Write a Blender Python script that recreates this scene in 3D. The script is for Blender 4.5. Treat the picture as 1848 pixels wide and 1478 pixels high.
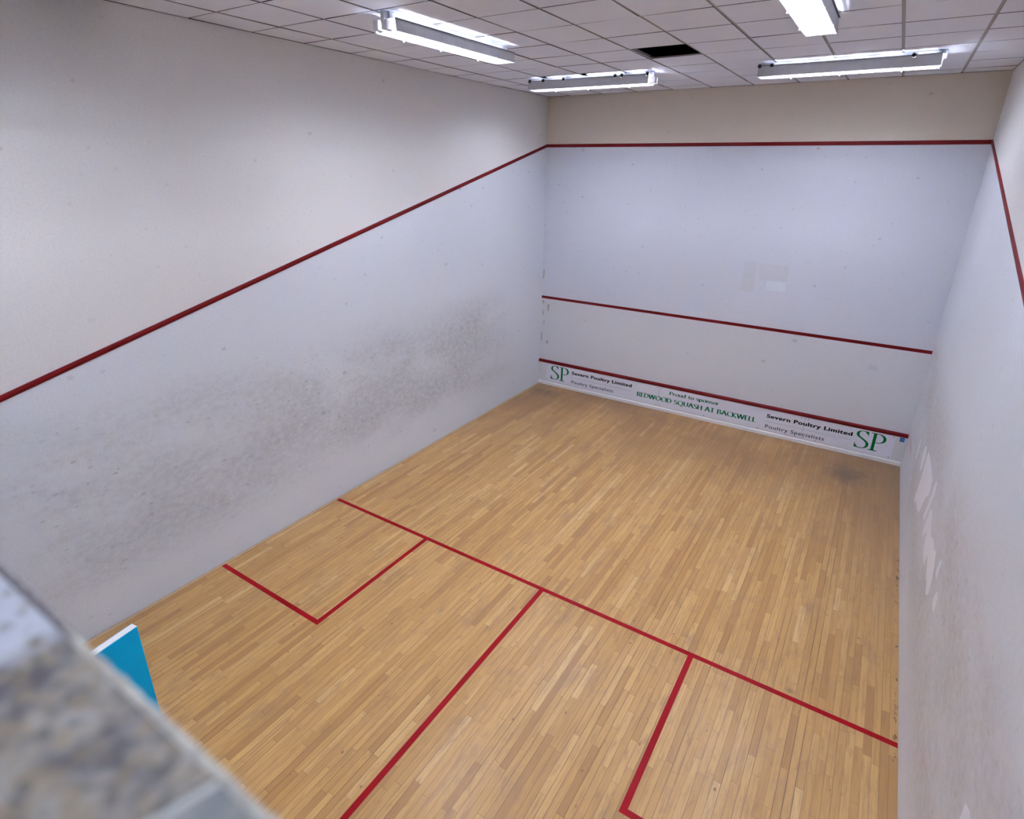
import bpy, bmesh, math, random
from mathutils import Vector, Matrix
random.seed(7)
for o in list(bpy.data.objects):
    bpy.data.objects.remove(o)
S = bpy.context.scene
COL = S.collection

# ------------------------------------------------------------------ camera
W, L, ZC = 6.409, 9.746, 5.388          # court width, length, ceiling height (metres)
GY = -2.6                               # rear wall of the viewing gallery
R = Matrix(((0.84014751, 0.54219096, 0.0134579),
            (0.20112016, -0.28840766, -0.93614727),
            (-0.50368922, 0.78920845, -0.35135051)))   # rows: right, down, forward
cd = bpy.data.cameras.new('camera')
cam = bpy.data.objects.new('camera', cd)
COL.objects.link(cam)
m = Matrix.Identity(4)
for i in range(3):
    m[i][0] = R[0][i]; m[i][1] = -R[1][i]; m[i][2] = -R[2][i]
m[0][3], m[1][3], m[2][3] = 5.5327, -0.0833, 4.1975
cam.matrix_world = m
cd.sensor_fit = 'HORIZONTAL'; cd.sensor_width = 36.0
cd.lens = 36.0 * 1031.65 / 1848
cd.shift_x = 0.00274
cd.shift_y = -0.02605
cd.clip_start = 0.01
cd.dof.use_dof = True
cd.dof.focus_distance = 7.0
cd.dof.aperture_fstop = 3.0
S.camera = cam

# ------------------------------------------------------------------ light level
S.view_settings.view_transform = 'Standard'
S.view_settings.look = 'None'
S.view_settings.exposure = 1.82
S.view_settings.gamma = 1.0
S.view_settings.use_curve_mapping = False
TUBE_COLOR = (0.80, 0.85, 1.0)
TUBE_POWER = 46.0
wd = bpy.data.worlds.new('world'); S.world = wd
wd.use_nodes = True
wd.node_tree.nodes['Background'].inputs[0].default_value = (0.5, 0.55, 0.65, 1)
wd.node_tree.nodes['Background'].inputs[1].default_value = 0.05

# ------------------------------------------------------------------ node helpers
class NT:
    def __init__(s, name):
        s.mat = bpy.data.materials.new(name)
        s.mat.use_nodes = True
        s.t = s.mat.node_tree
        s.b = s.t.nodes['Principled BSDF']
        s._pos = None
    def n(s, kind, **kw):
        x = s.t.nodes.new(kind)
        for k, v in kw.items(): setattr(x, k, v)
        return x
    def put(s, sock, v):
        if isinstance(v, bpy.types.NodeSocket): s.t.links.new(v, sock)
        elif isinstance(v, (tuple, list)):
            sock.default_value = tuple(v) + (1.0,) if len(v) == 3 and sock.type == 'RGBA' else tuple(v)
        else: sock.default_value = v
    def pos(s):
        if s._pos is None:
            s._pos = s.n('ShaderNodeTexCoord').outputs['Object']
        return s._pos
    def xyz(s):
        x = s.n('ShaderNodeSeparateXYZ'); s.put(x.inputs[0], s.pos()); return x.outputs
    def vec(s, a, b, c):
        x = s.n('ShaderNodeCombineXYZ')
        for i, v in enumerate((a, b, c)): s.put(x.inputs[i], v)
        return x.outputs[0]
    def m(s, op, a, b=0.0, c=0.0):
        x = s.n('ShaderNodeMath', operation=op)
        s.put(x.inputs[0], a); s.put(x.inputs[1], b); s.put(x.inputs[2], c)
        return x.outputs[0]
    def mapr(s, v, a, b, c=0.0, d=1.0, smooth=True):
        x = s.n('ShaderNodeMapRange')
        if smooth: x.interpolation_type = 'SMOOTHSTEP'
        for i, q in enumerate((v, a, b, c, d)): s.put(x.inputs[i], q)
        return x.outputs[0]
    def scale(s, v, k):
        x = s.n('ShaderNodeVectorMath', operation='MULTIPLY'); s.put(x.inputs[0], v); s.put(x.inputs[1], k); return x.outputs[0]
    def noise(s, v, scale, detail=3.0, rough=0.55, dist=0.0, color=False):
        x = s.n('ShaderNodeTexNoise'); s.put(x.inputs['Vector'], v)
        x.inputs['Scale'].default_value = scale; x.inputs['Detail'].default_value = detail
        x.inputs['Roughness'].default_value = rough; x.inputs['Distortion'].default_value = dist
        return x.outputs['Color' if color else 'Fac']
    def white(s, v):
        x = s.n('ShaderNodeTexWhiteNoise', noise_dimensions='3D'); s.put(x.inputs['Vector'], v); return x.outputs['Value']
    def voro(s, v, scale):
        x = s.n('ShaderNodeTexVoronoi', voronoi_dimensions='2D'); s.put(x.inputs['Vector'], v); x.inputs['Scale'].default_value = scale
        return x.outputs
    def mix(s, f, a, b, mode='MIX'):
        x = s.n('ShaderNodeMix', data_type='RGBA', blend_type=mode)
        s.put(x.inputs[0], f); s.put(x.inputs[6], a); s.put(x.inputs[7], b); return x.outputs[2]
    def ramp(s, f, stops):
        x = s.n('ShaderNodeValToRGB'); e = x.color_ramp.elements
        while len(e) < len(stops): e.new(0.5)
        for q, (p, c) in zip(e, stops): q.position = p; q.color = tuple(c) + (1,)
        s.put(x.inputs[0], f); return x.outputs[0]
    def bump(s, h, strength=0.3, dist=0.01):
        x = s.n('ShaderNodeBump'); x.inputs['Strength'].default_value = strength
        x.inputs['Distance'].default_value = dist; s.put(x.inputs['Height'], h)
        s.put(s.b.inputs['Normal'], x.outputs[0])
    def out(s, color, rough=0.6, spec=0.5, metal=0.0):
        s.put(s.b.inputs['Base Color'], color); s.put(s.b.inputs['Roughness'], rough)
        s.b.inputs['Specular IOR Level'].default_value = spec; s.b.inputs['Metallic'].default_value = metal
        return s.mat

def plain(name, color, rough=0.6, spec=0.5, metal=0.0, var=0.06, scale=18.0):
    t = NT(name)
    f = t.noise(t.pos(), scale, 4)
    lo = tuple(c * (1 - var) for c in color); hi = tuple(min(1, c * (1 + var)) for c in color)
    return t.out(t.mix(f, lo, hi), rough, spec, metal)

# ------------------------------------------------------------------ wall paint
def wall_mat(name, base, axis, fleck=0.5, mottle=0.06, dirt=None, extra=None, rough=0.55, dirtcol=(0.35, 0.345, 0.345)):
    """painted plaster; axis is the horizontal axis of the wall ('x' or 'y')"""
    t = NT(name)
    X = t.xyz(); h = X[0] if axis == 'x' else X[1]; z = X[2]
    P = t.pos()
    col = t.mix(t.noise(P, 1.1, 4, 0.6), tuple(c * (1 - mottle) for c in base), tuple(min(1, c * (1 + mottle)) for c in base))
    # fine grain of the render coat
    g = t.noise(P, 55, 3, 0.7)
    col = t.mix(t.mapr(g, 0.35, 0.7), col, tuple(c * 0.94 for c in base))
    if dirt:
        (z0, z1, h0, h1, k) = dirt
        # scuff clouds left by balls, streaked along the wall
        mz = t.m('MULTIPLY', t.mapr(z, z0, z0 + 0.6), t.mapr(z, z1 - 0.75, z1, 1.0, 0.0))
        mh = t.m('MULTIPLY', t.mapr(h, h0, h0 + 1.5), t.mapr(h, h1 - 1.8, h1, 1.0, 0.0))
        cloud = t.mapr(t.noise(t.scale(P, (0.9, 0.55, 1.3)), 1.1, 3, 0.55, 0.4), 0.28, 0.66, 0.18, 1.0)
        fine = t.mapr(t.noise(t.scale(P, (1, 0.6, 1)), 17, 5, 0.75), 0.30, 0.72)
        f = t.m('MULTIPLY', t.m('MULTIPLY', mz, mh), t.m('MULTIPLY', cloud, t.m('MULTIPLY_ADD', fine, 0.65, 0.35)))
        col = t.mix(t.m('MULTIPLY', f, k), col, dirtcol)
        # dense small ball prints inside the cloud
        v = t.voro(t.vec(t.m('MULTIPLY', h, 0.5), z, 0.0), 17)
        d = t.m('MULTIPLY', t.mapr(v['Distance'], 0.10, 0.26, 1.0, 0.0), t.mapr(t.noise(P, 5, 3), 0.52, 0.64))
        col = t.mix(t.m('MULTIPLY', t.m('MULTIPLY', d, t.m('MULTIPLY', mz, mh)), 0.38 * k), col, dirtcol)
        # short dark scuffs scattered low on the wall
        v = t.voro(t.vec(t.m('MULTIPLY', h, 0.45), z, 0.0), 9.0)
        sel = t.white(v['Position'])
        wob = t.m('MULTIPLY_ADD', t.noise(P, 30, 3), 0.16, -0.08)
        d = t.m('LESS_THAN', t.m('ADD', v['Distance'], wob), t.m('MULTIPLY', t.m('SUBTRACT', sel, 0.55), 0.24))
        col = t.mix(t.m('MULTIPLY', t.m('MULTIPLY', d, t.m('MULTIPLY', mz, mh)), 0.42 * k), col, (0.16, 0.155, 0.16))
    # isolated scuff marks
    for sc, r, k in ((2.1, 0.050, 0.50), (5.5, 0.075, 0.22), (13.0, 0.11, 0.11)):
        v = t.voro(t.vec(t.m('MULTIPLY', h, 0.7), z, 0.0), sc)
        sel = t.white(v['Position'])
        rr = t.m('MULTIPLY', t.m('SUBTRACT', sel, 0.45), r * 2)
        wob = t.m('MULTIPLY_ADD', t.noise(P, 45, 2), r * 1.2, -r * 0.6)
        d = t.m('LESS_THAN', t.m('ADD', v['Distance'], wob), rr)
        n_ = t.m('MULTIPLY_ADD', t.white(t.vec(sel, 1.0, 2.0)), 0.7, 0.3)
        col = t.mix(t.m('MULTIPLY', t.m('MULTIPLY', d, n_), k * fleck), col, (0.28, 0.26, 0.27))
    if extra: col = extra(t, col, X)
    t.bump(t.noise(P, 120, 3, 0.6), 0.10, 0.002)
    return t.out(col, rough, 0.35)

WHITE = (0.72, 0.75, 0.845)
CREAM = (0.85, 0.84, 0.83)
def smear(t, col, X, spots, c=(0.62, 0.10, 0.14), k=0.5):
    for (y, z, ry, rz, kk) in spots:
        dy = t.m('DIVIDE', t.m('SUBTRACT', X[1], y), ry); dz = t.m('DIVIDE', t.m('SUBTRACT', X[2], z), rz)
        d = t.m('SQRT', t.m('ADD', t.m('MULTIPLY', dy, dy), t.m('MULTIPLY', dz, dz)))
        n_ = t.mapr(t.noise(t.scale(t.pos(), (1, 1, 6)), 6, 3), 0.3, 0.6)
        col = t.mix(t.m('MULTIPLY', t.m('MULTIPLY', t.mapr(d, 0.1, 1.0, 1.0, 0.0), n_), kk * k), col, c)
    return col
def right_extra(t, col, X):
    return smear(t, col, X, [(9.1, 0.60, 0.75, 0.07, 1.0), (9.3, 1.93, 0.5, 0.07, 0.55), (3.61, 0.65, 0.12, 0.10, 0.22), (3.32, 0.92, 0.10, 0.10, 0.22), (3.13, 1.11, 0.08, 0.08, 0.2)])
def left_extra(t, col, X):
    return col
M = {}
M['left_low'] = wall_mat('white court paint left', (0.79, 0.83, 0.90), 'y', 0.8, 0.04, (0.25, 2.45, 0.2, 9.3, 0.62), left_extra)
M['left_high'] = wall_mat('cream paint left', CREAM, 'y', 0.5, 0.04)
M['front_low'] = wall_mat('white court paint front', WHITE, 'x', 0.9, 0.04)
M['front_base'] = wall_mat('worn court paint front', (0.755, 0.775, 0.83), 'x', 0.7, 0.05)
M['front_high'] = wall_mat('cream paint front', (0.80, 0.72, 0.62), 'x', 0.6, 0.05)
M['right_low'] = wall_mat('white court paint right', (0.785, 0.825, 0.89), 'y', 0.6, 0.05, (0.10, 2.3, -1.5, 10.5, 0.62), right_extra, 0.4, (0.42, 0.37, 0.34))
M['right_high'] = wall_mat('cream paint right', CREAM, 'y', 0.5, 0.05)
M['plain_wall'] = wall_mat('gallery paint', (0.62, 0.60, 0.58), 'x', 0.3, 0.04)
M['red_line'] = plain('dark red line paint', (0.15, 0.002, 0.004), 0.5, 0.2, var=0.10, scale=30)
M['red_floor'] = plain('red floor line paint', (0.33, 0.002, 0.007), 0.4, 0.12, var=0.10, scale=25)
M['tin_white'] = plain('white tin paint', (0.78, 0.78, 0.80), 0.45, 0.4, var=0.04)
M['rail_white'] = plain('white rail paint', (0.88, 0.88, 0.91), 0.35, 0.5, var=0.04)
M['patch'] = plain('fresh white paint patch', (0.90, 0.91, 0.97), 0.5, 0.3, var=0.02)
M['sign'] = plain('white sign panel', (0.84, 0.86, 0.97), 0.3, 0.5, var=0.015)
M['green_logo'] = plain('green logo print', (0.0, 0.19, 0.045), 0.6, 0.1, var=0.05)
M['green_text'] = plain('green lettering print', (0.0, 0.22, 0.09), 0.6, 0.1, var=0.05)
M['black_text'] = plain('black lettering print', (0.006, 0.006, 0.012), 0.6, 0.1, var=0.05)
M['navy_text'] = plain('dark navy lettering print', (0.045, 0.045, 0.11), 0.6, 0.1, var=0.05)
M['rule'] = plain('thin pale green rule print', (0.36, 0.52, 0.55), 0.4, 0.3, var=0.03)
M['seam'] = plain('panel seam grey', (0.30, 0.30, 0.38), 0.6, 0.2)
M['screw'] = plain('dark screw head', (0.03, 0.03, 0.04), 0.4, 0.4)
M['blue_sticker'] = plain('blue sticker', (0.03, 0.17, 0.50), 0.4, 0.4, var=0.1, scale=60)
M['white_print'] = plain('pale blue print', (0.10, 0.30, 0.62), 0.4, 0.4)
M['door_blue'] = plain('cyan blue door paint', (0.0, 0.46, 0.80), 0.6, 0.15, var=0.05, scale=6)
M['door_white'] = plain('white door edge', (0.85, 0.85, 0.85), 0.4, 0.4, var=0.04, scale=30)
M['steel'] = plain('galvanised reflector steel', (0.62, 0.63, 0.67), 0.45, 0.5, 0.15, var=0.16, scale=9)
M['rim'] = plain('painted shadow rim', (0.10, 0.10, 0.11), 0.7, 0.2)  # near-black colour paints the shadow line along the reflector top
M['inner'] = plain('white reflector enamel', (0.85, 0.86, 0.88), 0.35, 0.5)
M['cap'] = plain('white lamp holder plastic', (0.86, 0.87, 0.92), 0.4, 0.5, var=0.02)
M['louvre'] = plain('white louvre wire', (0.85, 0.86, 0.9), 0.4, 0.4, var=0.02)
M['ball'] = plain('black rubber', (0.010, 0.010, 0.012), 0.55, 0.3)
M['dark'] = plain('dark void board', (0.012, 0.012, 0.013), 0.95, 0.1)
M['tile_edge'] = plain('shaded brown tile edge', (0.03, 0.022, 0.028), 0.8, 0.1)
M['tee'] = plain('grey ceiling tee metal', (0.40, 0.37, 0.37), 0.5, 0.4, var=0.10)
t = NT('fibre ceiling tile')
f = t.noise(t.pos(), 90, 3, 0.7)
c_ = t.mix(t.mapr(t.noise(t.pos(), 1.3, 3), 0.3, 0.7), (0.85, 0.875, 0.98), (0.89, 0.915, 1.0))
M['tile'] = t.out(t.mix(t.mapr(f, 0.55, 0.75), c_, (0.80, 0.79, 0.88)), 0.85, 0.15)
def emit(name, col, k):
    t = NT(name)
    t.b.inputs['Base Color'].default_value = (0.9, 0.9, 0.9, 1)
    t.b.inputs['Emission Color'].default_value = tuple(col) + (1,)
    t.b.inputs['Emission Strength'].default_value = k
    return t.mat
M['tube'] = emit('lit fluorescent tube', TUBE_COLOR, TUBE_POWER)

# ------------------------------------------------------------------ maple strip floor
def floor_mat():
    t = NT('maple strip floor')
    X = t.xyz(); P = t.pos()
    bw = 0.0572
    u = t.m('DIVIDE', X[0], bw); row = t.m('FLOOR', u); fu = t.m('FRACT', u)
    rv = t.white(t.vec(row, 3.1, 0.0)); rv2 = t.white(t.vec(row, 9.7, 2.0))
    ln = t.m('MULTIPLY_ADD', rv2, 0.55, 0.50)
    v = t.m('DIVIDE', t.m('ADD', X[1], t.m('MULTIPLY', rv, 7.0)), ln)
    # alternate long and short pieces inside a row
    v = t.m('ADD', v, t.m('MULTIPLY', t.m('SINE', t.m('MULTIPLY', v, 2.1)), 0.28))
    idx = t.m('FLOOR', v); fv = t.m('FRACT', v)
    r1 = t.white(t.vec(row, idx, 0.0)); r2 = t.white(t.vec(idx, row, 5.0)); r3 = t.white(t.vec(row, idx, 11.0))
    col = t.ramp(r1, [(0.0, (0.44, 0.228, 0.070)), (0.2, (0.55, 0.310, 0.098)), (0.6, (0.605, 0.35, 0.118)), (0.92, (0.65, 0.39, 0.140)), (1.0, (0.72, 0.47, 0.20))])
    # grain
    gp = t.vec(t.m('MULTIPLY_ADD', r2, 9.0, t.m('MULTIPLY', X[0], 42.0)), t.m('MULTIPLY_ADD', r3, 5.0, t.m('MULTIPLY', X[1], 2.2)), row)
    g = t.noise(gp, 1.0, 5, 0.65, 0.6)
    col = t.mix(t.mapr(g, 0.42, 0.75, 0.0, 0.62), col, (0.34, 0.18, 0.075))
    g2 = t.noise(t.vec(t.m('MULTIPLY', X[0], 14.0), t.m('MULTIPLY', X[1], 3.0), r1), 1.6, 4, 0.6, 0.4)
    col = t.mix(t.mapr(g2, 0.54, 0.76, 0.0, 0.50), col, (0.30, 0.16, 0.07))
    # knots
    k = t.voro(t.vec(X[0], t.m('MULTIPLY', X[1], 0.6), 0.0), 4.5)
    kd = t.m('LESS_THAN', k['Distance'], t.m('MULTIPLY_ADD', t.white(k['Position']), 0.12, -0.070))
    col = t.mix(t.m('MULTIPLY', kd, t.mapr(t.noise(P, 40, 3), 0.35, 0.6, 0.0, 0.75)), col, (0.14, 0.07, 0.035))
    # gaps between strips
    gw = t.m('MULTIPLY_ADD', t.white(t.vec(row, 21.0, 1.0)), 0.050, 0.016)
    e1 = t.m('LESS_THAN', t.m('MINIMUM', fu, t.m('SUBTRACT', 1.0, fu)), gw)
    gs = t.mapr(t.white(t.vec(row, 33.0, 4.0)), 0.0, 0.9, 0.25, 1.0)
    gn = t.mapr(t.noise(t.vec(row, t.m('MULTIPLY', X[1], 1.3), 0.0), 1.0, 2), 0.3, 0.6, 0.35, 1.0)
    col = t.mix(t.m('MULTIPLY', t.m('MULTIPLY', e1, gs), gn), col, (0.12, 0.055, 0.022))
    e2 = t.m('LESS_THAN', t.m('MULTIPLY', fv, ln), 0.0035)
    col = t.mix(t.m('MULTIPLY', e2, 0.6), col, (0.14, 0.07, 0.03))
    # ingrained dirt: front of the court and along the side walls, and cloudy wear
    n1 = t.noise(P, 0.9, 4, 0.6)
    fr = t.m('MULTIPLY', t.mapr(X[1], 6.0, 9.8), t.mapr(n1, 0.30, 0.62, 0.35, 1.0))
    col = t.mix(t.m('MULTIPLY', fr, 0.80), col, (0.25, 0.130, 0.055))
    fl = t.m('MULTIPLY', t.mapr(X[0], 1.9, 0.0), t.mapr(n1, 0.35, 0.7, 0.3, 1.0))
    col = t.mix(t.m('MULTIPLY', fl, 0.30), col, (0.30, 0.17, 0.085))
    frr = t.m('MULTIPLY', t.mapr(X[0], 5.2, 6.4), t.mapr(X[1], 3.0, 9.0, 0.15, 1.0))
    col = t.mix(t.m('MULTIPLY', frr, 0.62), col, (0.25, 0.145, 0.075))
    n2 = t.mapr(t.noise(t.scale(P, (1.6, 0.7, 1)), 2.6, 6, 0.72), 0.50, 0.70)
    col = t.mix(t.m('MULTIPLY', n2, 0.42), col, (0.31, 0.185, 0.10))
    # dark stains near the front wall
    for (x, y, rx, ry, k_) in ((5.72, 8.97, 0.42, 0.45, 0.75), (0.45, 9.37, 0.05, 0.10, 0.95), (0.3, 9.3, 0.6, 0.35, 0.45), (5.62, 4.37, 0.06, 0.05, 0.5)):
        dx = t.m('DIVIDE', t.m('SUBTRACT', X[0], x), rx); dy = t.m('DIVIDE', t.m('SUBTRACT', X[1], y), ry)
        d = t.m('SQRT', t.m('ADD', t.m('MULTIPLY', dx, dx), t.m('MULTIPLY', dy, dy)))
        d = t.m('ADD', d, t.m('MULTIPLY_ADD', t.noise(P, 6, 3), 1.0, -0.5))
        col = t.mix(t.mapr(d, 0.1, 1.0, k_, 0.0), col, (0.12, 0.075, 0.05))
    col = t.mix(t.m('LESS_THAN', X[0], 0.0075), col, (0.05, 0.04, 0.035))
    # black dirt spots at the right edge
    be = t.m('MULTIPLY', t.m('GREATER_THAN', X[0], W - 0.040), t.mapr(t.noise(t.scale(P, (6, 2.2, 1)), 4, 4, 0.7), 0.56, 0.66))
    col = t.mix(t.m('MULTIPLY', be, 0.85), col, (0.045, 0.03, 0.022))
    r = t.m('MULTIPLY_ADD', t.noise(t.scale(P, (3, 1, 1)), 3, 4, 0.6), 0.22, 0.24)
    t.bump(t.m('ADD', t.m('MULTIPLY', e1, -1.0), t.m('MULTIPLY', r1, 0.25)), 0.12, 0.0015)
    return t.out(col, r, 0.45)
M['floor'] = floor_mat()

def coping_mat(kind):
    t = NT('weathered coping ' + kind)
    P = t.pos(); X = t.xyz()
    n1 = t.noise(P, 46, 2, 0.5, 0.3); n2 = t.noise(t.scale(P, (1.0, 1.0, 1.0)), 105, 2, 0.5)
    col = t.ramp(n1, [(0.30, (0.09, 0.09, 0.12)), (0.42, (0.26, 0.25, 0.26)), (0.53, (0.40, 0.36, 0.30)), (0.62, (0.46, 0.44, 0.42)), (0.75, (0.30, 0.31, 0.35))])
    col = t.mix(t.mapr(n2, 0.50, 0.66, 0.0, 0.75), col, (0.085, 0.085, 0.095))
    col = t.mix(t.mapr(t.noise(P, 75, 2, 0.5), 0.50, 0.62, 0.0, 0.45), col, (0.44, 0.33, 0.18))
    # bare whitish area further along the ledge
    wv = t.m('MULTIPLY', t.mapr(X[0], 5.195, 5.165), t.mapr(t.noise(P, 70, 3), 0.34, 0.50))
    col = t.mix(0.45, col, (0.05, 0.045, 0.03))
    col = t.mix(t.m('MULTIPLY', wv, 0.85), col, (0.50, 0.54, 0.62))
    if kind == 'grey':
        col = t.mix(0.6, col, (0.17, 0.20, 0.21))
    t.bump(n1, 0.4, 0.003)
    return t.out(col, 0.6, 0.4)
M['coping'] = coping_mat('tan'); M['coping_grey'] = coping_mat('grey')
t = NT('worn white arris paint')
c_ = t.mix(t.mapr(t.noise(t.pos(), 80, 3), 0.35, 0.6), (0.52, 0.52, 0.46), (0.36, 0.34, 0.30))
xx = t.xyz()[0]
c_ = t.mix(t.mapr(xx, 5.21, 5.17), c_, (0.13, 0.12, 0.13))
M['arris'] = t.out(c_, 0.6, 0.3)
M['mortar'] = plain('pale joint', (0.50, 0.51, 0.50), 0.7, 0.2, var=0.1, scale=90)

# ------------------------------------------------------------------ mesh helpers
def link(name, bm, mats, parent=None, smooth=False):
    me = bpy.data.meshes.new(name)
    bmesh.ops.recalc_face_normals(bm, faces=bm.faces)
    bm.to_mesh(me); bm.free()
    for m_ in (mats if isinstance(mats, (list, tuple)) else [mats]): me.materials.append(m_)
    if smooth:
        for p in me.polygons: p.use_smooth = True
    o = bpy.data.objects.new(name, me); COL.objects.link(o)
    if parent is not None: o.parent = parent
    return o
def box(bm, x0, x1, y0, y1, z0, z1, mi=0, bevel=0.0):
    vs = [bm.verts.new((x, y, z)) for x in (x0, x1) for y in (y0, y1) for z in (z0, z1)]
    fs = [bm.faces.new([vs[i] for i in q]) for q in ((0,1,3,2),(4,6,7,5),(0,4,5,1),(2,3,7,6),(0,2,6,4),(1,5,7,3))]
    for f_ in fs: f_.material_index = mi
    if bevel:
        es = list({e for f_ in fs for e in f_.edges})
        bmesh.ops.bevel(bm, geom=es, offset=bevel, segments=2, affect='EDGES', profile=0.6)
def prism(bm, pts, vec, mi=0):
    """closed polygon pts (3D) extruded by vec"""
    a = [bm.verts.new(p) for p in pts]; v = Vector(vec)
    b = [bm.verts.new(Vector(p) + v) for p in pts]
    n = len(a); fs = [bm.faces.new(a), bm.faces.new(b[::-1])]
    for i in range(n): fs.append(bm.faces.new((a[i], b[i], b[(i+1) % n], a[(i+1) % n])))
    for f_ in fs: f_.material_index = mi
def tube(bm, p0, p1, r, seg=12, mi=0):
    p0, p1 = Vector(p0), Vector(p1); d = (p1 - p0).normalized()
    a = d.orthogonal().normalized(); b = d.cross(a)
    pts = [p0 + (a*math.cos(k*2*math.pi/seg) + b*math.sin(k*2*math.pi/seg))*r for k in range(seg)]
    prism(bm, pts, p1 - p0, mi)
def empty(name, loc=(0, 0, 0)):
    o = bpy.data.objects.new(name, None); o.location = loc; o.empty_display_size = 0.1
    COL.objects.link(o); return o
def tag(o, label=None, cat=None, group=None, kind=None):
    if label: o['label'] = label
    if cat: o['category'] = cat
    if group: o['group'] = group
    if kind: o['kind'] = kind
    return o
def zline(y): return 2.157 + (4.588 - 2.157) * y / L     # centre height of the side-wall out line

# ------------------------------------------------------------------ setting: floor
bm = bmesh.new(); box(bm, 0, W, 0, L, -0.12, 0)
floor = tag(link('floor', bm, M['floor']), kind='structure')
def floor_line(name, x0, x1, y0, y1, label):
    bm = bmesh.new(); box(bm, x0, x1, y0, y1, 0.0, 0.0012)
    return tag(link(name, bm, M['red_floor'], floor), label)
YS, YB = 4.285, 2.645
floor_line('short_line', 0.004, W - 0.002, YS - 0.025, YS + 0.025, 'red short line across the full width of the wooden floor')
floor_line('half_court_line', 3.178, 3.228, 0.0, YS - 0.025, 'red line running from the short line to the back wall')
for side, xa, xb, xo in (('left', 0.004, 1.622, 1.572), ('right', W - 1.645, W - 0.002, W - 1.645)):
    bm = bmesh.new()
    if side == 'left':
        pts = [(xa, YB-0.025), (xb, YB-0.025), (xb, YS-0.025), (xb-0.05, YS-0.025), (xb-0.05, YB+0.025), (xa, YB+0.025)]
    else:
        pts = [(xb, YB-0.025), (xa, YB-0.025), (xa, YS-0.025), (xa+0.05, YS-0.025), (xa+0.05, YB+0.025), (xb, YB+0.025)]
    prism(bm, [(x, y, 0.0) for x, y in pts], (0, 0, 0.0012))
    tag(link('service_box_line', bm, M['red_floor'], floor), 'red L-shaped service box line at the %s wall' % side)
bm = bmesh.new(); box(bm, 0.007, 0.040, 0, L - 0.045, 0.0, 0.003)
link('edge_strip', bm, plain('pale edging wood', (0.50, 0.36, 0.22), 0.5, 0.3, var=0.2, scale=12), floor)

# ------------------------------------------------------------------ setting: side walls (cream above the out line, white below)
def side_wall(name, x, xo, mats):
    bm = bmesh.new()
    ys = [GY, 0, L]
    for a, b in zip(ys, ys[1:]):
        for lo, hi, mi in ((lambda y: 0.0, zline, 0), (zline, lambda y: 6.0, 1)):
            bm.faces.new([bm.verts.new(p) for p in ((x, a, lo(a)), (x, b, lo(b)), (x, b, hi(b)), (x, a, hi(a)))]).material_index = mi
    # thickness
    for p in (((x, GY, 0), (xo, GY, 0), (xo, GY, 6), (x, GY, 6)), ((x, L, 0), (xo, L, 0), (xo, L, 6), (x, L, 6)),
              ((xo, GY, 0), (xo, L, 0), (xo, L, 6), (xo, GY, 6)), ((x, GY, 6), (xo, GY, 6), (xo, L, 6), (x, L, 6)), ((x, GY, 0), (xo, GY, 0), (xo, L, 0), (x, L, 0))):
        bm.faces.new([bm.verts.new(q) for q in p]).material_index = 1
    bmesh.ops.remove_doubles(bm, verts=bm.verts, dist=1e-5)
    return tag(link(name, bm, mats), kind='structure')
wall_left = side_wall('wall_left', 0.0, -0.25, [M['left_low'], M['left_high']])
wall_right = side_wall('wall_right', W, W + 0.25, [M['right_low'], M['right_high']])
def side_line(parent, x, sgn, label):
    bm = bmesh.new()
    prof = [(0, -0.027), (0.010, -0.022), (0.016, 0.002), (0.012, 0.022), (0, 0.027)]
    y0 = -0.2
    prism(bm, [(x + sgn*p, y0, zline(y0) + q) for p, q in prof], (0, L - y0, zline(L) - zline(y0)))
    return tag(link('out_line', bm, M['red_line'], parent), label)
side_line(wall_left, 0.0, 1, 'raised dark red out line sloping down the left wall')
side_line(wall_right, W, -1, 'raised dark red out line sloping down the right wall')

# front wall: worn base, white court area, cream band above the out line
bm = bmesh.new()
for z0, z1, mi in ((0, 1.816, 0), (1.816, 4.588, 1), (4.588, 6.0, 2)):
    bm.faces.new([bm.verts.new(p) for p in ((0, L, z0), (W, L, z0), (W, L, z1), (0, L, z1))]).material_index = mi
for p in (((-.25, L+.25, 0), (W+.25, L+.25, 0), (W+.25, L+.25, 6), (-.25, L+.25, 6)), ((0, L, 6), (W, L, 6), (W+.25, L+.25, 6), (-.25, L+.25, 6))):
    bm.faces.new([bm.verts.new(q) for q in p]).material_index = 2
bmesh.ops.remove_doubles(bm, verts=bm.verts, dist=1e-5)
wall_front = tag(link('wall_front', bm, [M['front_base'], M['front_low'], M['front_high']]), kind='structure')
bm = bmesh.new(); box(bm, 0.0, W, L - 0.012, L, 4.588 - 0.026, 4.588 + 0.026, bevel=0.004)
tag(link('out_line', bm, M['red_line'], wall_front), 'dark red out line high across the front wall')
bm = bmesh.new(); box(bm, 0.0, W, L - 0.002, L, 1.816 - 0.025, 1.816 + 0.025)
tag(link('service_line', bm, M['red_line'], wall_front), 'dark red service line across the middle of the front wall')
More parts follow.
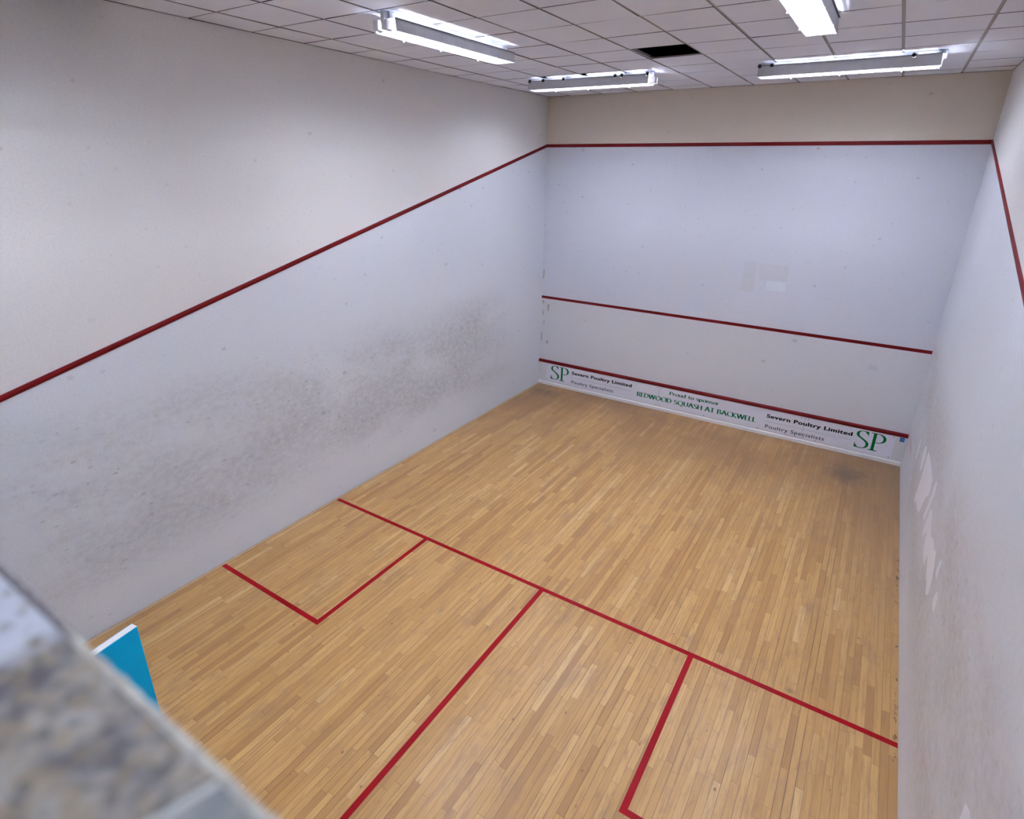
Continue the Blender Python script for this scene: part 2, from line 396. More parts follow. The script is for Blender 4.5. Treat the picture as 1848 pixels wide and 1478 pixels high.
# filled patches on the front wall
def rag(cx, cz, w, h, n=16, j=0.10):
    out = []
    for i in range(n):
        a = 2*math.pi*i/n
        sx = max(-1, min(1, 1.35*math.cos(a))); sz = max(-1, min(1, 1.35*math.sin(a)))
        out.append((cx + w/2*sx*(1 - j*random.random()), cz + h/2*sz*(1 - j*random.random())))
    return out
M['filler'] = plain('grey filler', (0.675, 0.695, 0.765), 0.6, 0.3, var=0.05, scale=12)
M['filler_pale'] = plain('pale filler', (0.745, 0.80, 0.89), 0.6, 0.3, var=0.04, scale=12)
M['bare'] = plain('bare plaster', (0.50, 0.46, 0.42), 0.7, 0.2, var=0.12, scale=40)
def front_patch(pts, mat, name='filler_patch', d=0.0012):
    bm = bmesh.new(); prism(bm, [(x, L, z) for x, z in pts], (0, -d, 0)); return link(name, bm, mat, wall_front)
front_patch(rag(4.15, 2.72, 0.46, 0.26), M['filler'])
front_patch(rag(3.80, 2.62, 0.22, 0.50), M['filler'], d=0.0018)
front_patch(rag(4.22, 2.51, 0.30, 0.16), M['filler_pale'], d=0.0024)
front_patch(rag(5.75, 1.46, 0.16, 0.10, j=0.5), M['filler'])
for (x, z, w, h) in ((0.155, 1.62, 0.05, 0.17), (0.16, 0.90, 0.05, 0.10), (0.03, 2.27, 0.035, 0.24), (0.05, 1.50, 0.03, 0.14), (0.07, 1.30, 0.02, 0.12), (0.025, 1.0, 0.03, 0.2), (0.04, 1.72, 0.05, 0.08)):
    front_patch(rag(x, z, w, h, 12, 0.45), M['bare'], 'flaked_paint')

# repaired paint patches on the right wall (y, z outlines in metres)
PATCHES = [
[(8.224,1.093),(8.133,1.006),(8.12,0.823),(8.203,0.804),(8.276,0.946)],
[(7.676,1.205),(7.48,1.263),(7.39,1.171),(7.422,0.983),(7.516,0.948),(7.702,1.068)],
[(7.297,1.292),(7.026,1.331),(6.487,1.324),(6.436,1.246),(6.422,1.15),(6.52,1.115),(6.592,1.001),(6.661,0.847),(6.834,0.769),(7.153,0.74),(7.207,0.661),(7.286,0.722),(7.252,0.939),(7.294,1.133)],
[(6.252,1.423),(6.175,1.432),(6.119,1.334),(6.166,1.139),(6.246,0.962),(6.357,0.96),(6.275,1.153),(6.25,1.31)],
[(6.055,1.213),(5.923,1.228),(5.807,1.155),(5.656,1.133),(5.509,1.194),(5.303,1.201),(5.239,1.241),(5.126,1.172),(5.033,1.081),(4.994,0.96),(5.087,0.893),(5.223,0.95),(5.275,0.928),(5.513,1.029),(5.56,0.972),(5.554,0.885),(5.782,0.902),(5.866,0.965),(5.901,1.058),(6.045,0.894),(6.107,0.924),(6.097,1.061)],
[(4.954,1.346),(4.896,1.335),(4.895,1.263),(4.886,1.188),(4.974,1.185),(4.982,1.242)],
[(4.719,1.195),(4.633,1.19),(4.623,1.125),(4.62,1.054),(4.743,1.048),(4.757,1.112)],
[(8.191,0.579),(8.119,0.576),(8.121,0.501),(8.217,0.492)],
[(2.726,1.338),(2.648,1.376),(2.594,1.359),(2.56,1.2),(2.708,1.15)]]
for p in PATCHES:
    bm = bmesh.new(); prism(bm, [(W, y, z) for y, z in p], (-0.0012, 0, 0))
    tag(link('paint_patch', bm, M['patch'], wall_right), 'fresh white touch-up paint on the scuffed right wall')

# back wall with the court doorway, gallery behind it
DX0, DX1, DZ = 2.845, 3.685, 2.02
bm = bmesh.new()
box(bm, 0, DX0, -0.22, 0, 0, 3.898); box(bm, DX1, W, -0.22, 0, 0, 3.898); box(bm, DX0, DX1, -0.22, 0, DZ, 3.898)
tag(link('wall_back', bm, M['plain_wall']), kind='structure')
bm = bmesh.new(); box(bm, 0, W, GY - 0.2, GY, 0, 6.0)
tag(link('wall_gallery', bm, M['plain_wall']), kind='structure')
bm = bmesh.new(); box(bm, 0, W, GY, -0.22, 2.70, 2.85); box(bm, 0, W, GY, 0, -0.12, 0)
tag(link('floor_gallery', bm, plain('gallery floor grey', (0.25, 0.25, 0.27), 0.7)), kind='structure')

# ------------------------------------------------------------------ setting: tiled ceiling
XL = [0.0, 0.43, 1.034, 1.642, 2.243, 2.846, 3.450, 4.056, 4.664, 5.290, 5.907, W]
YL = [GY, -2.33, -1.72, -1.11, -0.50, 0.11, 0.72, 1.33, 1.95, 2.56, 3.262, 3.880, 4.492, 5.116, 5.750, 6.392, 7.010, 7.632, 8.190, 8.770, 9.370, L]
G = 0.013
bm = bmesh.new()
for i in range(len(XL) - 1):
    for j in range(len(YL) - 1):
        if (i, j) in ((5, 15), (0, 8)): continue                 # two tiles are missing
        x0 = XL[i] + (0.006 if i == 0 else G); x1 = XL[i+1] - (0.006 if i == len(XL)-2 else G)
        y0 = YL[j] + (0.006 if j == 0 else 0.007); y1 = YL[j+1] - (random.uniform(0.006, 0.02) if j == len(YL)-2 else 0.007)
        if i == 0: x0 = random.uniform(0.008, 0.024)
        dz = [random.uniform(0, 0.004) for _ in range(4)]
        pts = [(x0, y0), (x1, y0), (x1, y1), (x0, y1)]
        if (i, j) == (3, 17): pts = [(x0 + 0.075, y0), (x1, y0), (x1, y1), (x0, y1), (x0, y0 + 0.36)]; dz = [0]*5
        if (i, j) == (2, 17): pts = [(x0 + 0.075, y0), (x1, y0), (x1, y1), (x0, y1), (x0, y0 + 0.32)]; dz = [0]*5
        lo = [bm.verts.new((x, y, ZC + d)) for (x, y), d in zip(pts, dz)]
        hi = [bm.verts.new((x, y, ZC + 0.016)) for x, y in pts]
        bm.faces.new(lo).material_index = 0
        bm.faces.new(hi[::-1]).material_index = 1
        n = len(pts)
        for k in range(n): bm.faces.new((lo[k], hi[k], hi[(k+1) % n], lo[(k+1) % n])).material_index = 1
ceiling = tag(link('ceiling', bm, [M['tile'], M['tile_edge']]), kind='structure')
bm = bmesh.new()
for k, x in enumerate(XL[1:-1]):
    segs = [(GY, L)]
    if k == 2: segs = [(GY, 7.60), (7.98, L)]
    if k == 1: segs = [(GY, 7.60), (7.93, L)]
    for a, b in segs:
        box(bm, x - 0.0125, x + 0.0125, a, b, ZC + 0.006, ZC + 0.008); box(bm, x - 0.001, x + 0.001, a, b, ZC + 0.008, ZC + 0.040)
for y in YL[1:-1]:
    box(bm, 0, W, y - 0.012, y + 0.012, ZC + 0.009, ZC + 0.011)
link('ceiling_grid', bm, M['tee'], ceiling)
bm = bmesh.new(); box(bm, -0.25, W + 0.25, GY - 0.2, L + 0.25, 6.0, 6.15)
tag(link('ceiling_slab', bm, M['dark'], ceiling))
for a in ((0.0, 0.004, GY, L, ZC + 0.001, 6.0), (W - 0.004, W, GY, L, ZC + 0.001, 6.0), (0, W, L - 0.004, L, ZC + 0.001, 6.0), (0, W, GY, GY + 0.004, ZC + 0.001, 6.0)):
    bm = bmesh.new(); box(bm, *a); link('void_shade', bm, M['dark'], ceiling)  # black sheets added so the gap along the walls shows as shade

# ------------------------------------------------------------------ tin along the foot of the front wall
tin = tag(empty('tin', (W/2, L, 0)), 'white tin board with red top strip along the foot of the front wall', 'tin')
def tl(name, bm, m_, parent=tin, smooth=False):
    o = link(name, bm, m_, parent, smooth)
    o.matrix_parent_inverse = Matrix.Translation(-Vector(parent.location)); return o
bm = bmesh.new(); box(bm, 0.003, W - 0.003, L - 0.026, L, 0.0, 0.475)
tl('board', bm, M['tin_white'])
bm = bmesh.new()
prism(bm, [(0.0, L - 0.001, 0.470), (0.0, L - 0.034, 0.472), (0.0, L - 0.038, 0.478), (0.0, L - 0.038, 0.506), (0.0, L - 0.030, 0.520), (0.0, L - 0.001, 0.528)], (W, 0, 0))
tl('top_strip', bm, M['red_line'])
bm = bmesh.new()
pr = [(L - 0.002, 0.0), (L - 0.040, 0.0)] + [(L - 0.026 - 0.016*math.cos(a), 0.045 + 0.022*math.sin(a)) for a in [k*math.pi/12 for k in range(0, 7)]] + [(L - 0.002, 0.067)]
prism(bm, [(0.003, y, z) for y, z in pr], (W - 0.006, 0, 0))
tl('bottom_rail', bm, M['rail_white'])

# ------------------------------------------------------------------ sponsor sign on the tin
SY = L - 0.026
sign = tag(empty('sponsor_sign', (3.2, SY, 0.27)), 'long white sponsor sign with green and black lettering fixed to the tin', 'sign')
def sl(name, bm, m_, parent=sign): return tl(name, bm, m_, parent)
for x0, x1 in ((0.176, 2.565), (2.569, 5.010), (5.014, 6.262)):
    bm = bmesh.new(); box(bm, x0, x1, SY - 0.003, SY, 0.088, 0.462, bevel=0.0008); sl('panel', bm, M['sign'])
for x in (2.567, 5.012):
    bm = bmesh.new(); box(bm, x - 0.002, x + 0.002, SY - 0.0032, SY - 0.001, 0.089, 0.461); sl('seam', bm, M['seam'])
TY = SY - 0.003
def from_text(body, x0, x1, z0, cap, mat, name, bold=0.0, label=None):
    c = bpy.data.curves.new('lettering', 'FONT'); c.body = body; c.size = 1.0; c.offset = bold; c.resolution_u = 6
    if bold: c.space_character = 1.10
    o = bpy.data.objects.new('lettering', c); COL.objects.link(o)
    dg = bpy.context.evaluated_depsgraph_get(); dg.update()
    me = bpy.data.meshes.new_from_object(o.evaluated_get(dg))
    bpy.data.objects.remove(o); bpy.data.curves.remove(c)
    xs = [v.co.x for v in me.vertices]; mx, Mx = min(xs), max(xs)
    k = (x1 - x0) / (Mx - mx); kz = cap / 0.729
    for v in me.vertices:
        v.co = Vector((x0 + (v.co.x - mx)*k, TY - 0.0008, z0 + v.co.y*kz))
    bm = bmesh.new(); bm.from_mesh(me)
    if bold > 0.02:                                       # heavier upright strokes
        for sh in (-0.016, 0.016):
            n0 = len(bm.verts); bm.from_mesh(me); bm.verts.ensure_lookup_table()
            for v in bm.verts[n0:]: v.co.x += sh*k
    bpy.data.meshes.remove(me)
    bm.faces.ensure_lookup_table()
    spans = sorted((min(v.co.x for v in f_.verts), max(v.co.x for v in f_.verts)) for f_ in bm.faces)
    cuts = []; end = spans[0][1]
    for a, b in spans:                                    # word gaps
        if a - end > cap*0.36: cuts.append((a + end)/2)
        end = max(end, b)
    edges = [-1e9] + cuts + [1e9]
    for w, (lo, hi) in zip(body.split(), zip(edges, edges[1:])):
        b2 = bm.copy(); bmesh.ops.delete(b2, geom=[f_ for f_ in b2.faces if not lo < f_.calc_center_median().x < hi], context='FACES')
        o = sl(name, b2, mat); o['label'] = '%s word %s' % (label, w)
    bm.free()
# broad-nib lettering for the flared and serif faces
def arc(cx, cy, rx, ry, a0, a1, n=14):
    return [(cx + rx*math.cos(math.radians(a0 + (a1-a0)*i/n)), cy + ry*math.sin(math.radians(a0 + (a1-a0)*i/n))) for i in range(n+1)]
def spline(p, n=6):
    out = []
    q = [p[0]] + list(p) + [p[-1]]
    for i in range(1, len(q) - 2):
        for k in range(n):
            t_ = k / n
            out.append(tuple(0.5*((2*q[i][d]) + (-q[i-1][d] + q[i+1][d])*t_ + (2*q[i-1][d] - 5*q[i][d] + 4*q[i+1][d] - q[i+2][d])*t_*t_ + (-q[i-1][d] + 3*q[i][d] - 3*q[i+1][d] + q[i+2][d])*t_**3) for d in (0, 1)))
    return out + [p[-1]]
GL = {
 'R': (0.60, [[(0.08,0),(0.08,1)], [(0.08,0.97)]+arc(0.28,0.74,0.22,0.23,90,-90)+[(0.08,0.51)], [(0.28,0.50),(0.58,0.0)]]),
 'E': (0.50, [[(0.08,0),(0.08,1)], [(0.08,0.97),(0.46,0.97)], [(0.08,0.52),(0.42,0.52)], [(0.08,0.03),(0.48,0.03)]]),
 'D': (0.74, [[(0.08,0),(0.08,1)], [(0.08,0.97),(0.26,0.97)]+arc(0.26,0.50,0.42,0.47,90,-90)+[(0.08,0.03)]]),
 'W': (1.06, [[(0.03,1),(0.27,0)], [(0.27,0),(0.52,1)], [(0.52,1),(0.77,0)], [(0.77,0),(1.01,1)]]),
 'O': (0.86, [arc(0.43,0.5,0.37,0.48,0,360,28)]),
 'S': (0.52, [spline([(0.45,0.90),(0.34,0.97),(0.19,0.96),(0.08,0.86),(0.08,0.70),(0.20,0.57),(0.34,0.47),(0.45,0.34),(0.44,0.16),(0.31,0.04),(0.16,0.03),(0.04,0.10)])]),
 'Q': (0.88, [arc(0.43,0.5,0.37,0.48,0,360,28), [(0.44,0.04),(0.66,-0.12),(0.86,-0.20)]]),
 'U': (0.72, [[(0.08,1),(0.08,0.35)]+arc(0.35,0.33,0.27,0.31,180,360)+[(0.62,0.35),(0.62,1)]]),
 'A': (0.74, [[(0.03,0),(0.37,1)], [(0.35,1),(0.70,0)], [(0.14,0.34),(0.57,0.34)]]),
 'H': (0.72, [[(0.08,0),(0.08,1)], [(0.62,0),(0.62,1)], [(0.08,0.52),(0.62,0.52)]]),
 'T': (0.60, [[(0.30,0),(0.30,1)], [(0.02,0.97),(0.58,0.97)]]),
 'B': (0.60, [[(0.08,0),(0.08,1)], [(0.08,0.97)]+arc(0.27,0.75,0.20,0.22,90,-90)+[(0.08,0.53)], [(0.08,0.53)]+arc(0.29,0.28,0.25,0.25,90,-90)+[(0.08,0.03)]]),
 'C': (0.68, [arc(0.47,0.5,0.41,0.47,58,302,22)]),
 'K': (0.64, [[(0.08,0),(0.08,1)], [(0.11,0.50),(0.55,1)], [(0.14,0.54),(0.62,0.0)]]),
 'L': (0.48, [[(0.08,0),(0.08,1)], [(0.08,0.03),(0.47,0.03)]]),
 'P': (0.58, [[(0.08,0),(0.08,1)], [(0.08,0.97)]+arc(0.27,0.72,0.25,0.25,90,-90)+[(0.08,0.47)]]),
 'r': (0.40, [[(0.08,0),(0.08,0.66)], spline([(0.08,0.40),(0.17,0.58),(0.28,0.66),(0.38,0.64)])]),
 'o': (0.60, [arc(0.30,0.33,0.24,0.32,0,360,22)]),
 'u': (0.58, [[(0.08,0.66),(0.08,0.24)]+arc(0.26,0.23,0.18,0.21,180,330), [(0.48,0.66),(0.48,0.0)]]),
 'd': (0.60, [arc(0.28,0.33,0.22,0.32,0,360,22), [(0.51,0.0),(0.51,1.05)]]),
 't': (0.40, [[(0.18,0.88),(0.18,0.16),(0.24,0.04),(0.37,0.05)], [(0.03,0.62),(0.36,0.62)]]),
 's': (0.42, [spline([(0.36,0.58),(0.26,0.64),(0.14,0.63),(0.07,0.52),(0.14,0.40),(0.27,0.31),(0.36,0.20),(0.30,0.06),(0.17,0.02),(0.04,0.07)])]),
 'p': (0.60, [[(0.08,0.66),(0.08,-0.32)], arc(0.31,0.33,0.22,0.32,0,360,22)]),
 'n': (0.58, [[(0.08,0),(0.08,0.66)], arc(0.28,0.42,0.20,0.23,160,0)+[(0.48,0.0)]]),
 ' ': (0.32, []),
}
def pen_text(body, x0, x1, z0, cap, mat, name, thick=0.17, thin=0.06, pen=18.0, label=None, glyphs=GL, track=0.06, serif=None):
    quads = []; cur = 0.0; word = 0; words = body.split(); wid = []
    for ch in body:
        if ch == ' ': word += 1
        adv, strokes = glyphs[ch]
        for st in strokes:
            n = len(st); nrm = []
            for i in range(n):
                a = st[max(0, i-1)]; b = st[min(n-1, i+1)]
                if n > 3 and abs(st[0][0]-st[-1][0]) < 1e-6 and abs(st[0][1]-st[-1][1]) < 1e-6 and i in (0, n-1):
                    a, b = st[n-2], st[1]
                dx, dy = b[0]-a[0], b[1]-a[1]; l = math.hypot(dx, dy) or 1
                th = math.atan2(dy, dx)
                w = max(thin, thick*abs(math.sin(th - math.radians(pen))))
                if n == 2: w *= 1.08
                nrm.append((-dy/l*w/2, dx/l*w/2))
            for i in range(n-1):
                p, q = st[i], st[i+1]; u, v = nrm[i], nrm[i+1]
                quads.append([(cur+p[0]+u[0], p[1]+u[1]), (cur+q[0]+v[0], q[1]+v[1]), (cur+q[0]-v[0], q[1]-v[1]), (cur+p[0]-u[0], p[1]-u[1])])
        for pl in (serif or {}).get(ch, []): quads.append([(cur+x, y) for x, y in pl])
        wid += [word]*(len(quads) - len(wid)); cur += adv + track
    xs = [p[0] for q in quads for p in q]; a, b = min(xs), max(xs); k = (x1-x0)/(b-a)
    for w in range(len(words)):
        bm = bmesh.new()
        for q, i in zip(quads, wid):
            if i == w: bm.faces.new([bm.verts.new((x0 + (p[0]-a)*k, TY - 0.0008, z0 + p[1]*cap)) for p in q])
        o = sl(name, bm, mat); o['label'] = '%s %s' % (label, words[w])
LOGO = {
 'S': (0.60, [spline([(0.50,0.86),(0.42,0.955),(0.29,0.975),(0.15,0.92),(0.09,0.79),(0.14,0.66),(0.28,0.56),(0.43,0.45),(0.53,0.33),(0.53,0.17),(0.42,0.05),(0.27,0.02),(0.12,0.05),(0.04,0.14)], 8)]),
 'P': (0.66, [[(0.20,0.02),(0.20,0.98)], [(0.18,0.965)]+arc(0.33,0.72,0.28,0.245,90,-90,18)+[(0.24,0.475)]]),
}
SERIF = {
 'S': [[(0.475,0.99),(0.515,0.99),(0.53,0.74),(0.505,0.74)], [(0.015,0.27),(0.045,0.27),(0.075,0.02),(0.035,0.0)]],
 'P': [[(0.03,0.0),(0.40,0.0),(0.40,0.03),(0.27,0.055),(0.13,0.055),(0.03,0.03)], [(0.03,0.955),(0.20,0.94),(0.30,0.955),(0.30,0.985),(0.03,0.99)]],
}
for x0, x1, z0 in ((0.285, 0.700, 0.145), (5.745, 6.155, 0.150)):
    pen_text('SP', x0, x1, z0, 0.30, M['green_logo'], 'logo_lettering', 0.118, 0.035, 8.0, 'large green serif letters', LOGO, -0.02, SERIF)
for x0, x1, z0, px_ in ((0.768, 2.035, 0.335, 1.668), (4.440, 5.703, 0.322, 5.337)):
    from_text('Severn Poultry Limited', x0, x1, z0, 0.064, M['black_text'], 'title_word', 0.026, 'bold black')
    from_text('Poultry Specialists', x0 + 0.002, px_, z0 - 0.188, 0.062, M['navy_text'], 'subtitle_word', 0.010, 'thin navy')
    bm = bmesh.new(); box(bm, x0 - 0.015, x1 + 0.0, TY - 0.001, TY, z0 - 0.074, z0 - 0.069); sl('rule', bm, M['rule'])
pen_text('Proud to sponsor', 2.765, 3.648, 0.348, 0.066, M['green_text'], 'slogan_word', 0.20, 0.09, 15.0, 'small green word')
pen_text('REDWOOD SQUASH AT BACKWELL', 2.152, 4.283, 0.190, 0.086, M['green_text'], 'club_name_word', 0.20, 0.075, 15.0, 'green capitals')
for x, z in ((6.235, 0.445), (6.235, 0.105), (2.53, 0.105), (2.61, 0.105), (3.42, 0.10), (4.33, 0.10), (4.78, 0.105), (4.92, 0.105), (5.04, 0.105), (5.22, 0.10), (0.20, 0.44), (0.20, 0.11), (2.53, 0.445), (2.61, 0.445), (4.96, 0.445), (5.06, 0.445)):
    bm = bmesh.new(); tube(bm, (x, TY, z), (x, TY - 0.002, z), 0.007, 8); sl('screw', bm, M['screw'])
st = tag(empty('sticker', (6.345, SY, 0.43)), 'small blue square sticker at the right end of the tin', 'sticker')
bm = bmesh.new(); box(bm, 6.315, 6.377, SY - 0.001, SY, 0.395, 0.463); tl('backing', bm, M['blue_sticker'], st)
bm = bmesh.new(); box(bm, 6.328, 6.364, SY - 0.0014, SY - 0.001, 0.424, 0.440)
tl('print', bm, M['white_print'], st)

# ------------------------------------------------------------------ court door standing open
door = tag(empty('door_1', (DX0, 0.0, 0)), 'blue court door with white edges standing open into the court', None, None, 'structure')
ang = math.radians(97.5)
door.rotation_euler = (0, 0, ang)
def dl(name, bm, m_, parent=door): return link(name, bm, m_, parent)
DW = 0.832
bm = bmesh.new(); box(bm, 0.0, DW, 0.0, 0.040, 0.008, 2.0, bevel=0.0015); leaf = dl('door_leaf', bm, M['door_white'])
bm = bmesh.new(); box(bm, 0.002, DW - 0.002, -0.0025, 0.0, 0.010, 1.999)
dl('blue_face', bm, M['door_blue'], leaf)
bm = bmesh.new(); box(bm, 0.002, DW - 0.002, 0.040, 0.0425, 0.010, 1.999)
dl('blue_face', bm, M['door_blue'], leaf)
bm = bmesh.new()
tube(bm, (DW - 0.07, -0.003, 1.0), (DW - 0.07, -0.012, 1.0), 0.025, 16); tube(bm, (DW - 0.07, -0.012, 1.0), (DW - 0.07, -0.04, 1.0), 0.008, 10)
tube(bm, (DW - 0.07, -0.038, 1.0), (DW - 0.18, -0.038, 1.0), 0.009, 10)
dl('door_handle', bm, plain('dull chrome handle', (0.5, 0.5, 0.52), 0.3, 0.5, 0.9))
bm = bmesh.new()
for a in ((DX0 - 0.005, DX0 + 0.0, -0.22, 0.0, 0, DZ), (DX1, DX1 + 0.005, -0.22, 0.0, 0, DZ)): box(bm, *a)
tag(link('door_jamb', bm, M['door_white']), kind='structure').name = 'trim_1'

# ------------------------------------------------------------------ near ledge on top of the back wall
cop = tag(empty('ledge', (3.2, -0.11, 3.90)), 'weathered mottled grey and tan ledge with pale worn edge, close in the lower left', 'ledge')
def cl(name, bm, m_): return tl(name, bm, m_, cop)
ZL = 3.945
sx = lambda y: 5.334 + 0.3*(y + 0.008)          # the slab joint runs across the ledge
bm = bmesh.new(); prism(bm, [(0.0, -0.26, ZL), (sx(-0.26) - 0.0026, -0.26, ZL), (sx(-0.0055) - 0.0026, -0.0055, ZL), (0.0, -0.0055, ZL)], (0, 0, -0.045))
cl('slab', bm, M['coping'])
bm = bmesh.new(); prism(bm, [(sx(-0.26) + 0.0026, -0.26, ZL), (W, -0.26, ZL), (W, -0.0055, ZL), (sx(-0.0055) + 0.0026, -0.0055, ZL)], (0, 0, -0.045))
cl('slab', bm, M['coping_grey'])['label'] = 'plainer blue-grey slab of the ledge'
bm = bmesh.new(); prism(bm, [(sx(-0.26) - 0.0026, -0.26, ZL - .0003), (sx(-0.26) + 0.0026, -0.26, ZL - .0003), (sx(-0.005) + 0.0026, -0.005, ZL - .0003), (sx(-0.005) - 0.0026, -0.005, ZL - .001)], (0, 0, -0.04))
cl('joint', bm, M['mortar'])
# worn, slightly uneven arris
bm = bmesh.new()
xs = [0.0, 2.0, 4.0] + [4.6 + 0.004*i for i in range(300)] + [5.85, W]
rings = []
for i, x in enumerate(xs):
    j = random.uniform(-1, 1)*0.0006 if 4.5 < x < 5.8 else 0
    rings.append([bm.verts.new((x, y + (j if y > -0.004 else 0), z + j*0.6*(1 if y > -0.005 else 0))) for y, z in ((-0.0055, ZL - 0.045), (-0.0055, ZL), (-0.003, ZL + 0.0004), (-0.0008, ZL - 0.0006), (0.0, ZL - 0.003), (0.0, ZL - 0.045))])
for a, b in zip(rings, rings[1:]):
    for k in range(6): bm.faces.new((a[k], a[(k+1) % 6], b[(k+1) % 6], b[k]))
bm.faces.new(rings[0]); bm.faces.new(rings[-1][::-1])
cl('edge', bm, M['arris'])['label'] = 'pale worn paint along the ledge edge'

# ------------------------------------------------------------------ fluorescent fittings
HB, HT, ZB, ZT0 = 0.118, 0.106, 5.237, 5.348       # half width below / above, underside and top of the reflector
def panel_profile(h, notches, ZT):
    pts = [(-h, ZB), (h, ZB), (h - 0.004, ZT)]
    for n_ in sorted(notches, reverse=True):
        pts += [(n_ + 0.0225*math.cos(a), ZT + 0.0225*math.sin(a)) for a in [-k*math.pi/10 for k in range(0, 11)]]
    return pts + [(-h + 0.004, ZT)]
def fitting(loc, rot, length, label, notches=(), cap_end=1, cap=0.06, ZT=ZT0):
    """local x runs along the fitting, -y is the side the balls sit on; z is absolute"""
    root = tag(empty('ceiling_light', (loc[0], loc[1], ZC)), label, 'ceiling light', 'fluorescent fittings under the ceiling')
    root.rotation_euler = (0, 0, math.radians(rot))
    def fl(name, bm, m_):
        o = link(name, bm, m_, root); o.matrix_parent_inverse = Matrix.Translation((0, 0, -ZC)); return o
    h = length/2
    wy = lambda z: HB + (HT - HB)*(z - ZB)/(ZT - ZB)
    for s in (-1, 1):
        bm = bmesh.new()
        prof = panel_profile(h, [q for q in notches if abs(q) < h - 0.0265] if s < 0 else (), ZT)
        a = [bm.verts.new((x, s*wy(z), z)) for x, z in prof]
        b = [bm.verts.new((x, s*(wy(z) - 0.0016), z)) for x, z in prof]
        bm.faces.new(a); bm.faces.new(b[::-1]); n = len(a)
        for i in range(n): bm.faces.new((a[i], b[i], b[(i+1) % n], a[(i+1) % n]))
        fl('side_panel', bm, M['steel'])
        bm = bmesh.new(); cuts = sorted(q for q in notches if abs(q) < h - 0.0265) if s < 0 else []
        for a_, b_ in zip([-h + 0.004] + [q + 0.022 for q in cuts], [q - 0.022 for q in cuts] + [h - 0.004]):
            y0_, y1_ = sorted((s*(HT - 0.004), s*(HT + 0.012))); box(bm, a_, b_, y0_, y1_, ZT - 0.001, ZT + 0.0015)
        fl('rim', bm, M['rim'])  # lip added for its dark line, shade put into its colour
    bm = bmesh.new(); box(bm, -h + 0.02, h - 0.02, -0.034, 0.034, ZT - 0.030, ZC - 0.001)
    fl('spine', bm, M['inner'])
    for s in (-1, 1):
        bm = bmesh.new(); y0_, y1_ = sorted((s*0.030, s*0.084)); box(bm, -h + 0.015, h - 0.015, y0_, y1_, ZT - 0.004, ZT - 0.0025)
        fl('spill_plate', bm, M['steel'])  # plates added to hold back light spilling onto the ceiling
    k = 6
    for i in range(k + 1):                                     # straps out to the side panels, added to break up the light spill
        x = -h + 0.03 + (2*h - 0.06)*i/k
        bm = bmesh.new(); box(bm, x - 0.035, x + 0.035, -HT, HT, ZT - 0.002, ZT + 0.0005)
        fl('spill_strap', bm, M['steel'])
    s = -1 if cap_end > 0 else 1
    bm = bmesh.new(); prism(bm, [(s*h, -HB, ZB), (s*h, HB, ZB), (s*(h - 0.003), HT, ZT), (s*(h - 0.003), -HT, ZT)], (-s*0.0015, 0, 0))
    fl('end_plate', bm, M['steel'])
    e = 1 if cap_end > 0 else -1
    for y in (-0.048, 0.048):
        bm = bmesh.new(); tube(bm, (-e*(h - 0.13), y, ZB + 0.043), (e*(h - 0.02), y, ZB + 0.043), 0.013, 12)
        fl('tube', bm, M['tube'])
    x0, x1 = sorted((e*(h - 0.012), e*(h + cap)))
    for y in (-0.048, 0.048):                                   # lamp holders past the open end
        bm = bmesh.new(); box(bm, x0, x1, y - 0.030, y + 0.030, ZB + 0.004, ZB + 0.080, bevel=0.010)
        fl('lamp_holder', bm, M['cap'])
        bm = bmesh.new(); xx = -e*(h - 0.115); box(bm, xx - 0.012, xx + 0.012, y - 0.014, y + 0.014, ZB + 0.030, ZT - 0.02, bevel=0.003)
        fl('lamp_holder', bm, M['cap'])
    bm = bmesh.new(); a_, b_ = sorted((e*(h - 0.02), e*(h + 0.035))); box(bm, a_, b_, -0.02, 0.02, ZB + 0.07, ZC - 0.001)
    fl('bracket', bm, M['steel'])
    # wire louvre
    bm = bmesh.new()
    nx = int(length/0.0265)
    for i in range(nx + 1):
        x = -h + 0.004 + (length - 0.008)*i/nx
        box(bm, x - 0.0014, x + 0.0014, -HB + 0.003, HB - 0.003, ZB + 0.001, ZB + 0.007)
    for i in range(10):
        y = -HB + 0.006 + (2*HB - 0.012)*i/9
        box(bm, -h + 0.003, h - 0.003, y - 0.0014, y + 0.0014, ZB + 0.0012, ZB + 0.0068)
    fl('louvre', bm, M['louvre'])
    for x in (-h*0.62, -h*0.05, h*0.62):
        for s in (-1, 1):
            bm = bmesh.new(); box(bm, x - 0.006, x + 0.006, s*HB - 0.004, s*HB + 0.004, ZB - 0.012, ZB + 0.008)
            fl('clip', bm, M['cap'])
    return root
BX, BY, BR = 1.700, 7.815, 2.5
CX, CY, CR = 4.760, 7.920, 0.0
BB = [0.853, 1.063, 1.374, 2.118, 2.207, 2.547]
CC = [3.891, 4.023, 5.394]
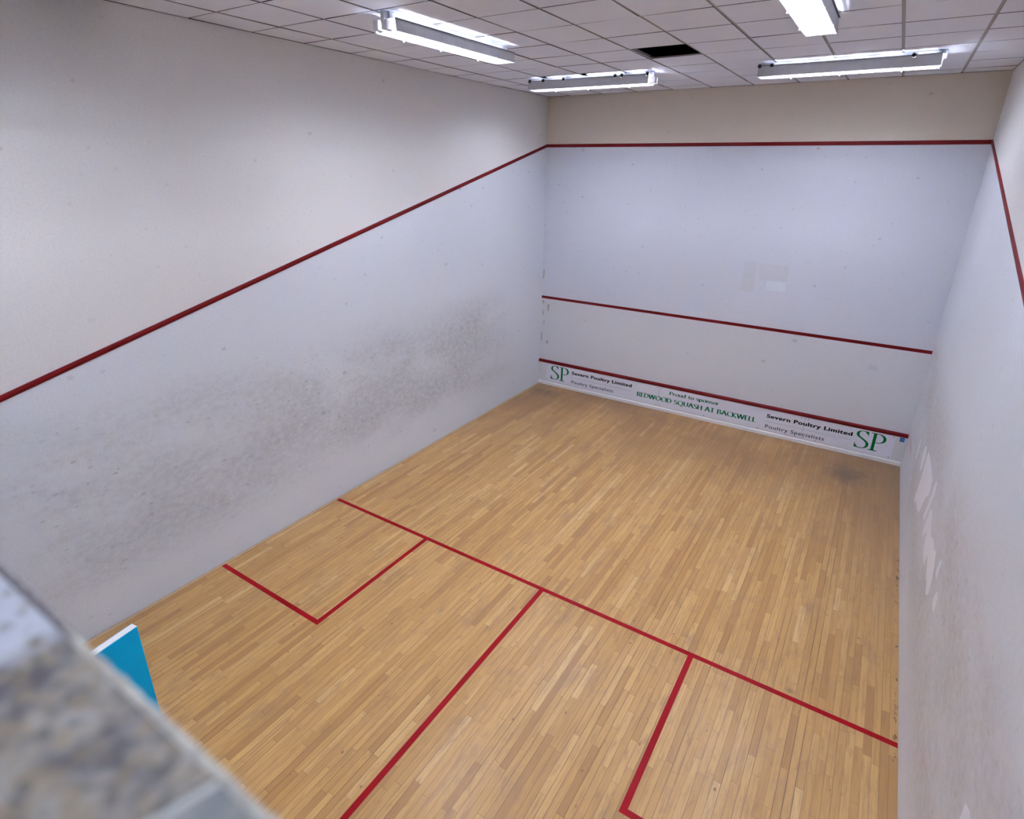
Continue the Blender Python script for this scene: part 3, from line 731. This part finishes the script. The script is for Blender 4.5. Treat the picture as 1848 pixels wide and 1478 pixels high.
def along(xs_, cx, rot): return [(x - cx)/math.cos(math.radians(rot)) for x in xs_]
fitting((1.735, 4.80), 88.5, 1.74, 'bright fluorescent fitting running lengthwise near the left wall, without balls', cap_end=-1, cap=0.07, ZT=5.330)
fitting((BX, BY), BR, 1.75, 'short fluorescent fitting beside the left front corner with six black balls stuck on it', along(BB, BX, BR), 1, 0.08)
fitting((CX, CY), CR, 1.765, 'fluorescent fitting parallel to the front wall at the right with three black balls', along(CC, CX, CR), 1, 0.01)
fitting((4.758, 4.86), 90, 1.76, 'fluorescent fitting cut by the top of the picture, its wire louvre seen from below', cap_end=-1)
fitting((1.735, 1.10), 90, 1.76, 'fluorescent fitting near the gallery above the left half of the court, out of the picture')
fitting((4.758, 1.10), 90, 1.76, 'fluorescent fitting near the gallery above the right half of the court, out of the picture')

# ------------------------------------------------------------------ squash balls wedged on the fittings
def ball_mesh():
    bm = bmesh.new(); bmesh.ops.create_icosphere(bm, subdivisions=3, radius=0.0225)
    me = bpy.data.meshes.new('squash_ball'); bm.to_mesh(me); bm.free(); me.materials.append(M['ball'])
    for p in me.polygons: p.use_smooth = True
    return me
bme = ball_mesh()
names = {
 'B': ['black squash ball at the left end of the shorter ceiling fitting', 'second black squash ball from the left on the shorter fitting', 'black squash ball standing alone left of centre on the shorter fitting',
       'left ball of the close pair on the shorter fitting', 'right ball of the close pair on the shorter fitting', 'black squash ball at the right end of the shorter fitting beside its white lamp holder'],
 'C': ['black squash ball at the left end of the right-hand fitting', 'second black squash ball from the left on the right-hand fitting', 'lone black squash ball near the right end of the right-hand fitting']}
for key, xs_, cx, cy, rot in (('B', BB, BX, BY, BR), ('C', CC, CX, CY, CR)):
    for x, lab in zip(xs_, names[key]):
        a = math.radians(rot); u = (x - cx)/math.cos(a); v = -HT
        o = bpy.data.objects.new('squash_ball', bme); COL.objects.link(o)
        o.location = (cx + u*math.cos(a) - v*math.sin(a), cy + u*math.sin(a) + v*math.cos(a), ZT0 + 0.0005)
        tag(o, lab, 'ball', 'squash balls stuck on the ceiling fittings')
